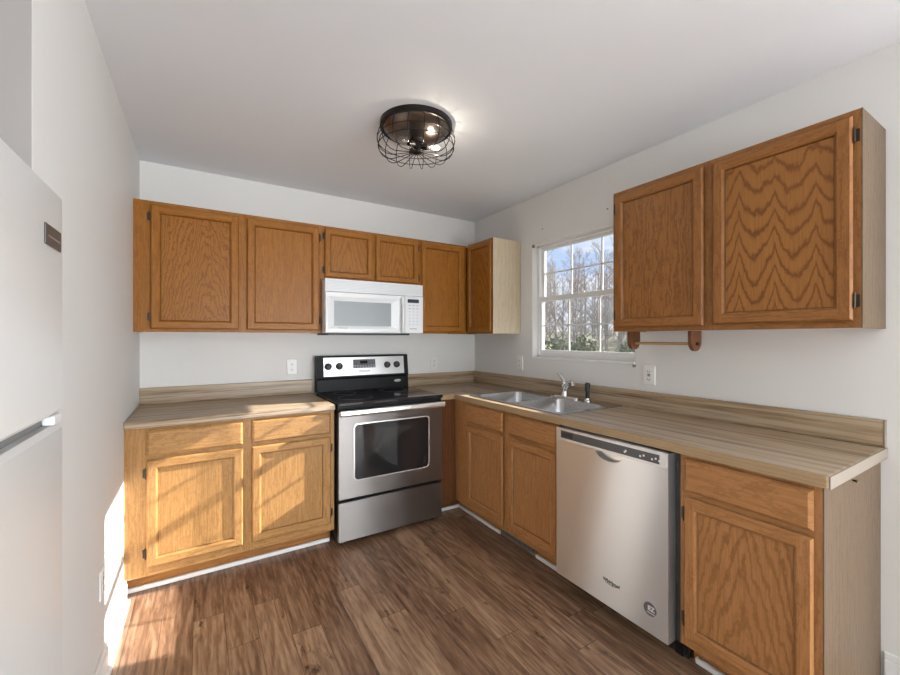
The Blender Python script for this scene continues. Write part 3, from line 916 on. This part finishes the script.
b = BM(); box(b, 2.186, 2.224, yf - .0014, yf - .0008, .1835, .1865); finish('sticker_line', b, mat('sticker_white'), st)
b = BM(); box(b, wx0 + .002, 2.298, -.545, -.530, .012, .0975); tk = finish('toe_panel', b, BLACKP, t)
b = BM(); box(b, 2.262, 2.294, -.575, -.545, .030, .080); cyl(b, (2.278, -.579, .055), (2.278, -.574, .055), .006, 10)
finish('hinge_bracket', b, BLACK, t)
for x in (wx0 + .04, 2.26):
    for y in (-.50, -.08):
        b = BM(); cyl(b, (x, y, 0), (x, y, .101), .014, 12); finish('leveling_foot', b, BLACKP, t)

# ------------------------------------------------------------------ refrigerator (run 'left': x = world y, front towards +x)
fy0, fy1, ff = -2.690, -1.932, .060
t = thing('refrigerator', 'white top-freezer refrigerator in the left alcove with small dark badge', 'refrigerator', ((fy0 + fy1) / 2, .3, 0), 'left')


def FB(b, ya, yb, d0, d1, z0, z1, m=0):   # d: distance out of the wall plane
    box(b, ya, yb, -d0, -d1, z0, z1, m)


b = BM(); FB(b, fy0 + .004, fy1 - .004, -.015, -.70, .03, 1.650); finish('body', b, FRIDGEW, t, bevel=.004)
b = BM()
loops(b, [rrv(fy0, fy1, 1.166, 1.663, .010, .010), rrv(fy0, fy1, 1.166, 1.663, .010, -.050), rrv(fy0 + .010, fy1 - .010, 1.176, 1.653, .008, -.060)], 0, True, True)
fd = finish('freezer_door', b, FRIDGEW, t, smooth=True)
b = BM()
loops(b, [rrv(fy0, fy1, .075, 1.144, .010, .010), rrv(fy0, fy1, .075, 1.144, .010, -.050), rrv(fy0 + .010, fy1 - .010, .085, 1.134, .008, -.060)], 0, True, True)
finish('fridge_door', b, FRIDGEW, t, smooth=True)
b = BM(); FB(b, fy0 + .02, fy1 - .014, -.0145, .036, 1.1445, 1.1655); finish('door_gasket', b, mat('gasket_grey', (.20, .20, .20), .5), t)
b = BM(); FB(b, fy1 - .060, fy1 - .006, .0365, .058, 1.1448, 1.1652); finish('hinge_cover', b, WHITEP, t, bevel=.004)
b = BM(); FB(b, fy0 + .01, fy1 - .01, -.01, .035, .012, .070); finish('base_grille', b, mat('gasket_grey'), t)
b = BM(); FB(b, -2.070, -1.963, .0598, .0630, 1.528, 1.572); bg_ = finish('badge', b, BADGE, fd, bevel=.0015)
bg_['label'] = 'small dark grey rectangular maker badge'
b = BM(); FB(b, -2.052, -1.974, .0630, .0634, 1.546, 1.550); finish('badge_line', b, mat('badge_line', (.25, .22, .21), .4), fd)
for x in (fy0 + .06, fy1 - .06):
    for y in (-.0, .62):
        b = BM(); cyl(b, (x, y, 0), (x, y, .032), .02, 12); finish('leveling_foot', b, BLACKP, t)

# ------------------------------------------------------------------ paper towel holder (run 'right')
t = thing('paper_towel_holder', 'empty wooden paper towel holder with brass-coloured rod under the large wall cabinet', 'paper towel holder', (1.98, -.24, 1.275), 'right')
for x in (1.815, 2.140):
    b = BM(); yc, r = -.205, .046; pts = [(x, yc - r, ZB - .0005)] + [(x, yc - r * cos(a), 1.318 - r * sin(a)) for a in [pi * k / 14 for k in range(15)]] + [(x, yc + r, ZB - .0005)]
    loops(b, [pts, [(x + .020, p[1], p[2]) for p in pts]], 0, True, True)
    finish('bracket', b, DARK_OAK_AND_SHADE, t, bevel=.003)
b = BM(); cyl(b, (1.818, -.205, 1.308), (2.158, -.205, 1.308), .0075, 14); finish('rod', b, BRASS, t)
for x in (1.806, 2.1601):
    b = BM(); cyl(b, (x, -.205, 1.308), (x + .009, -.205, 1.308), .008, 12); finish('rod_knob', b, HINGE, t)

# ------------------------------------------------------------------ outlets, switches and wall hardware
def outlet(label, org, run, kind='duplex'):
    x, z = org
    t = thing('wall_outlet', label, 'outlet', (x, -.004, z - .057), run, group='wall outlets')
    b = BM(); loops(b, [rrv(x - .036, x + .036, z - .0575, z + .0575, .004, -.0003), rrv(x - .036, x + .036, z - .0575, z + .0575, .004, -.003), rrv(x - .033, x + .033, z - .0545, z + .0545, .004, -.0055)], 0, True, True)
    finish('cover_plate', b, PLATE, t)
    if kind == 'gfci':
        b = BM(); box(b, x - .017, x + .017, -.0075, -.0055, z - .034, z + .034); r = finish('receptacle', b, PLATE, t, bevel=.001)
        b = BM()
        for s in (-1, 1):
            box(b, x - .008, x - .005, -.0080, -.0072, z + s * .022 - .006, z + s * .022 + .006); box(b, x + .005, x + .008, -.0080, -.0072, z + s * .022 - .005, z + s * .022 + .005)
            cyl(b, (x, -.0072, z + s * .022 - .009), (x, -.0081, z + s * .022 - .009), .0028, 10)
        box(b, x - .009, x + .009, -.0085, -.0072, z - .006, z - .001); box(b, x - .009, x + .009, -.0085, -.0072, z + .002, z + .007)
        finish('slots', b, SLOT, r)
    else:
        for s in (-1, 1):
            zc = z + s * .020
            b = BM(); loops(b, [rrv(x - .0165, x + .0165, zc - .014, zc + .014, .009, -.0054), rrv(x - .0165, x + .0165, zc - .014, zc + .014, .009, -.0075)], 0, True, True)
            r = finish('receptacle', b, PLATE, t)
            b = BM(); box(b, x - .0075, x - .0050, -.0080, -.0073, zc - .003, zc + .006); box(b, x + .0050, x + .0075, -.0080, -.0073, zc - .003, zc + .005)
            cyl(b, (x, -.0073, zc - .008), (x, -.0081, zc - .008), .0026, 10)
            finish('slots', b, SLOT, r)
        b = BM(); cyl(b, (x, -.0054, z), (x, -.0068, z), .003, 10); finish('screw', b, STEEL_P, t)


outlet('white outlet on the back wall left of the range, above the short worktop', (-1.675, 1.119), 'back')
outlet('white outlet on the back wall right of the range backguard', (-.452, 1.109), 'back')
outlet('white outlet on the window wall near the corner, left of the faucet', (.653, 1.130), 'right')
outlet('white outlet with dark test buttons, right of the window above the long worktop', (1.790, 1.116), 'right', 'gfci')
outlet('white outlet low on the left wall near the baseboard', (-1.150, .385), 'left')

t = tag(None or thing('curtain_bracket', 'small brown curtain bracket at the top left corner of the window', 'bracket', (.822, -.01, 2.055), 'right', group='curtain brackets'))
b = BM(); box(b, .815, .829, -.018, -.0005, 2.052, 2.075); finish('bracket_body', b, mat('bracket_brown', (.22, .14, .10), .5), t, bevel=.002)
t = thing('curtain_bracket', 'small grey knob bracket at the bottom right corner of the window sill', 'bracket', (1.685, -.01, 1.160), 'right', group='curtain brackets')
b = BM(); lathe(b, [(.004, 0), (.004, .008), (.010, .012), (.010, .018), (.004, .023), (.0001, .023)], (1.700, -.0005, 1.168), 14, axis='y'); finish('bracket_body', b, mat('bracket_grey', (.25, .23, .21), .4, metal=.5), t, smooth=True)
for lab, y, z in (('tiny screw in the wall above the left part of the window', .918, 2.182), ('tiny screw in the wall above the window, beside the large cabinet', 1.504, 2.177)):
    t = thing('wall_screw', lab, 'screw', (y, -.004, z), 'right', group='wall screws')
    b = BM(); lathe(b, [(.003, 0), (.003, .004), (.006, .006), (.004, .009), (.0001, .009)], (y, -.0003, z), 10, axis='y'); finish('screw_head', b, mat('bracket_grey'), t)
b = BM(); cyl(b, (-.34, -2.7435, .845), (-.34, -2.752, .845), .004, 10); box(b, -.353, -.338, -2.756, -2.752, .843, .848)
tag(finish('screw_hook', b, HINGE), 'small dark hook on the grey end panel below the worktop end', 'hook')

# ------------------------------------------------------------------ ceiling light
LX, LY = -1.290, -1.295
t = thing('ceiling_light', 'round bronze ceiling light with a wire cage and three bare bulbs', 'ceiling light', (LX, LY, 2.285))
b = BM(); lathe(b, [(.190, 0), (.190, -.022), (.184, -.028), (.176, -.028), (.170, -.004)], (LX, LY, H - .0003), 48); finish('rim', b, BRONZE, t, smooth=True)
b = BM(); lathe(b, [(.174, -.022), (.165, -.034), (.140, -.050), (.105, -.064), (.065, -.074), (.030, -.078), (.0001, -.079)], (LX, LY, H), 48); finish('dome', b, BRONZED, t, smooth=True)
b = BM(); lathe(b, [(.034, 0), (.034, -.020), (.026, -.026), (.026, -.050), (.018, -.058), (.0001, -.058)], (LX, LY, H - .076), 24)
cyl(b, (LX, LY, H - .13), (LX, LY, 2.318), .004, 8); finish('socket_hub', b, BRONZE, t, smooth=True)
cw = BM()
nw = 16
prof = [(.182, 2.436), (.194, 2.415), (.203, 2.385), (.204, 2.360), (.197, 2.330), (.180, 2.306), (.156, 2.292), (.130, 2.288), (.090, 2.296), (.050, 2.306), (.018, 2.312)]
for k in range(nw):
    a = 2 * pi * (k + .3) / nw
    tube(cw, [(LX + r * cos(a), LY + r * sin(a), z) for r, z in prof], .0022, 6)
bmesh.ops.remove_doubles(cw, verts=cw.verts, dist=1e-7)
for r, z in ((.2040, 2.372), (.1985, 2.335)):
    tube(cw, [(LX + r * cos(2 * pi * k / 48), LY + r * sin(2 * pi * k / 48), z) for k in range(48)] + [(LX + r, LY, z)], .0022, 6, caps=False)
cage = finish('wire_cage', cw, BRONZE, t, smooth=True)
b = BM(); lathe(b, [(.022, .004), (.022, -.004), (.010, -.010), (.0001, -.011)], (LX, LY, 2.313), 24); finish('cage_cap', b, BRONZE, t, smooth=True)
for i, ang in enumerate((205, 325, 85)):
    a = radians(ang); d = Vector((cos(a), sin(a), -.16)).normalized(); p0 = Vector((LX, LY, H - .108)) + d * .024
    b = BM(); tube(b, [p0, p0 + d * .036], .0165, 16); finish('socket', b, BRONZE, t, smooth=True)
    q = p0 + d * .036
    b = BM(); tube(b, [q, q + d * .012, q + d * .030, q + d * .048, q + d * .064, q + d * .074, q + d * .079], [.012, .014, .022, .0285, .0255, .015, .003], 18)
    bulb = finish('bulb', b, BULBG, t, smooth=True)
    s = d.cross(Vector((0, 0, 1))).normalized()
    b = BM(); tube(b, [q + d * .01, q + d * .034 + s * .010, q + d * .050 + s * .004, q + d * .050 - s * .004, q + d * .034 - s * .010, q + d * .01], .0013, 6)
    lit = i == 1
    finish('filament', b, FIL if lit else STEEL_P, bulb)
    if lit:
        ld = bpy.data.lights.new('bulb_light', 'POINT'); ld.energy = 1.2; ld.color = (1, .88, .72); ld.shadow_soft_size = .012
        lo = bpy.data.objects.new('bulb_light', ld); COL.objects.link(lo); lo.location = q + d * .045

# ------------------------------------------------------------------ outdoors: lawn, brush and winter woods seen through the window
GRASS = mat('winter_grass', (.20, .20, .10), .9)
tg_ = NT(GRASS.node_tree); nzz = tg_.noise(tg_.new('ShaderNodeTexCoord').outputs['Object'], .6, 5, .6)
tg_.l.new(tg_.ramp(nzz, [(.35, (.07, .075, .04)), (.55, (.12, .115, .07)), (.7, (.17, .15, .11))]), GRASS.node_tree.nodes['Principled BSDF'].inputs['Base Color'])
BARK = mat('grey_bark', (.36, .33, .31), .9)
LEAF = mat('evergreen_leaf', (.17, .19, .11), .8)
b = BM()
N = 20
gv = {}
for i in range(N + 1):
    for j in range(N + 1):
        x = .6 + i * 4.0; y = -30 + j * 5.5
        z = -.5 + .35 * sin(x * .11) * sin(y * .13) + max(0, x - 20) * .060
        gv[i, j] = b.verts.new((x, y, z if i else -.5))
for i in range(N):
    for j in range(N): b.faces.new((gv[i, j], gv[i + 1, j], gv[i + 1, j + 1], gv[i, j + 1]))
struct('ground', b, GRASS, smooth=True, origin=(0, 0, 0))


def gz(x, y): return -.5 + .35 * sin(x * .11) * sin(y * .13) + max(0, x - 20) * .060


def tree_mesh(seed, h):
    R = random.Random(seed); b = BM()

    def grow(p, d, L, r, lev):
        n = 4 if lev < 2 else 2
        pts = [p]; q = Vector(p); dd = Vector(d)
        for k in range(n):
            dd = (dd + Vector((R.uniform(-1, 1), R.uniform(-1, 1), R.uniform(-.3, .6))) * (.08 if lev == 0 else .2)).normalized()
            q = q + dd * L / n; pts.append(q.copy())
        rs = [r * (1 - .75 * k / n) for k in range(n + 1)]
        tube(b, pts, rs, 5 if lev < 2 else 3, caps=False)
        if lev >= 3: return
        cnt = (26, 7, 4)[lev]
        for k in range(cnt):
            t_ = R.uniform(.12 if lev == 0 else .2, 1.0)
            i = min(int(t_ * n), n - 1); f = t_ * n - i
            s = pts[i].lerp(pts[i + 1], f)
            a = R.uniform(0, 2 * pi)
            nd = (Vector((cos(a), sin(a), R.uniform(.5, 1.3)))).normalized()
            grow(s, nd, L * R.uniform(.17, .26) * (1.15 - .5 * t_) * (1.0 if lev == 0 else 1.7), max(rs[i] * .5, .012), lev + 1)
    grow(Vector((0, 0, -.1)), Vector((0, 0, 1)), h, h * .013, 0)
    return b


protos = []
for s_i in range(4):
    o = finish('bare_tree', tree_mesh(11 + s_i, 10.0), BARK, origin=(0, 0, 0))
    protos.append(o)
R = random.Random(5)
placed = 0
first = [True] * 4
spots = []
tries = 0
while len(spots) < 120 and tries < 20000:
    tries += 1
    dist = R.uniform(24, 62)
    ang = radians(R.uniform(27, 51))     # angle above +x seen from the camera
    x = cam.location.x + dist * cos(ang); y = cam.location.y + dist * sin(ang)
    if all((x - a) ** 2 + (y - c) ** 2 > 2.6 ** 2 for a, c, _ in spots): spots.append((x, y, dist))
for i, (x, y, dist) in enumerate(spots):
    k = i % 4
    if first[k]: o = protos[k]; first[k] = False
    else: o = protos[k].copy(); COL.objects.link(o)
    sc = R.uniform(.62, .98) * (.72 + dist / 130)
    o.location = (x, y, gz(x, y)); o.rotation_euler = (0, 0, R.uniform(0, 6.28)); o.scale = (sc * .85, sc * .85, sc)
    tag(o, 'bare grey winter tree in the woods outside the window', 'tree', 'bare trees outside the window')


def bush_mesh(seed):
    R = random.Random(seed); b = BM()
    for k in range(900):
        a = R.uniform(0, 2 * pi); u = R.uniform(0, 1); r = sqrt(R.uniform(.2, 1))
        p = Vector((cos(a) * r * sqrt(1 - u * u) * 1.2, sin(a) * r * sqrt(1 - u * u) * 1.2, u * 1.5 * r))
        d = Vector((R.uniform(-1, 1), R.uniform(-1, 1), R.uniform(-1, 1))).normalized() * .11; e = d.orthogonal().normalized() * .06
        b.faces.new([b.verts.new(q) for q in (p - d, p + e, p + d, p - e)])
    for k in range(10):
        a = R.uniform(0, 6.28); tube(b, [(0, 0, -.05), (cos(a) * .5, sin(a) * .5, .8), (cos(a) * .8, sin(a) * .8, 1.3)], [.03, .02, .008], 4, m=1)
    return b


bp = [finish('evergreen_bush', bush_mesh(40 + i), [LEAF, BARK], origin=(0, 0, 0)) for i in range(2)]
bs = []
for i in range(400):
    dist = R.uniform(14, 26); ang = radians(R.uniform(27, 52))
    x = cam.location.x + dist * cos(ang); y = cam.location.y + dist * sin(ang)
    if all((x - a) ** 2 + (y - c) ** 2 > 2.7 ** 2 for a, c in bs) and all((x - a) ** 2 + (y - c) ** 2 > 1.9 ** 2 for a, c, _ in spots): bs.append((x, y))
for i, (x, y) in enumerate(bs[:24]):
    o = bp[i] if i < 2 else bp[i % 2].copy()
    if i >= 2: COL.objects.link(o)
    sc = R.uniform(.7, .98); o.location = (x, y, gz(x, y)); o.scale = (sc, sc, sc * R.uniform(1.0, 1.5)); o.rotation_euler = (0, 0, R.uniform(0, 6.28))
    tag(o, 'low dull-green bush at the edge of the woods outside the window', 'bush', 'bushes outside the window')
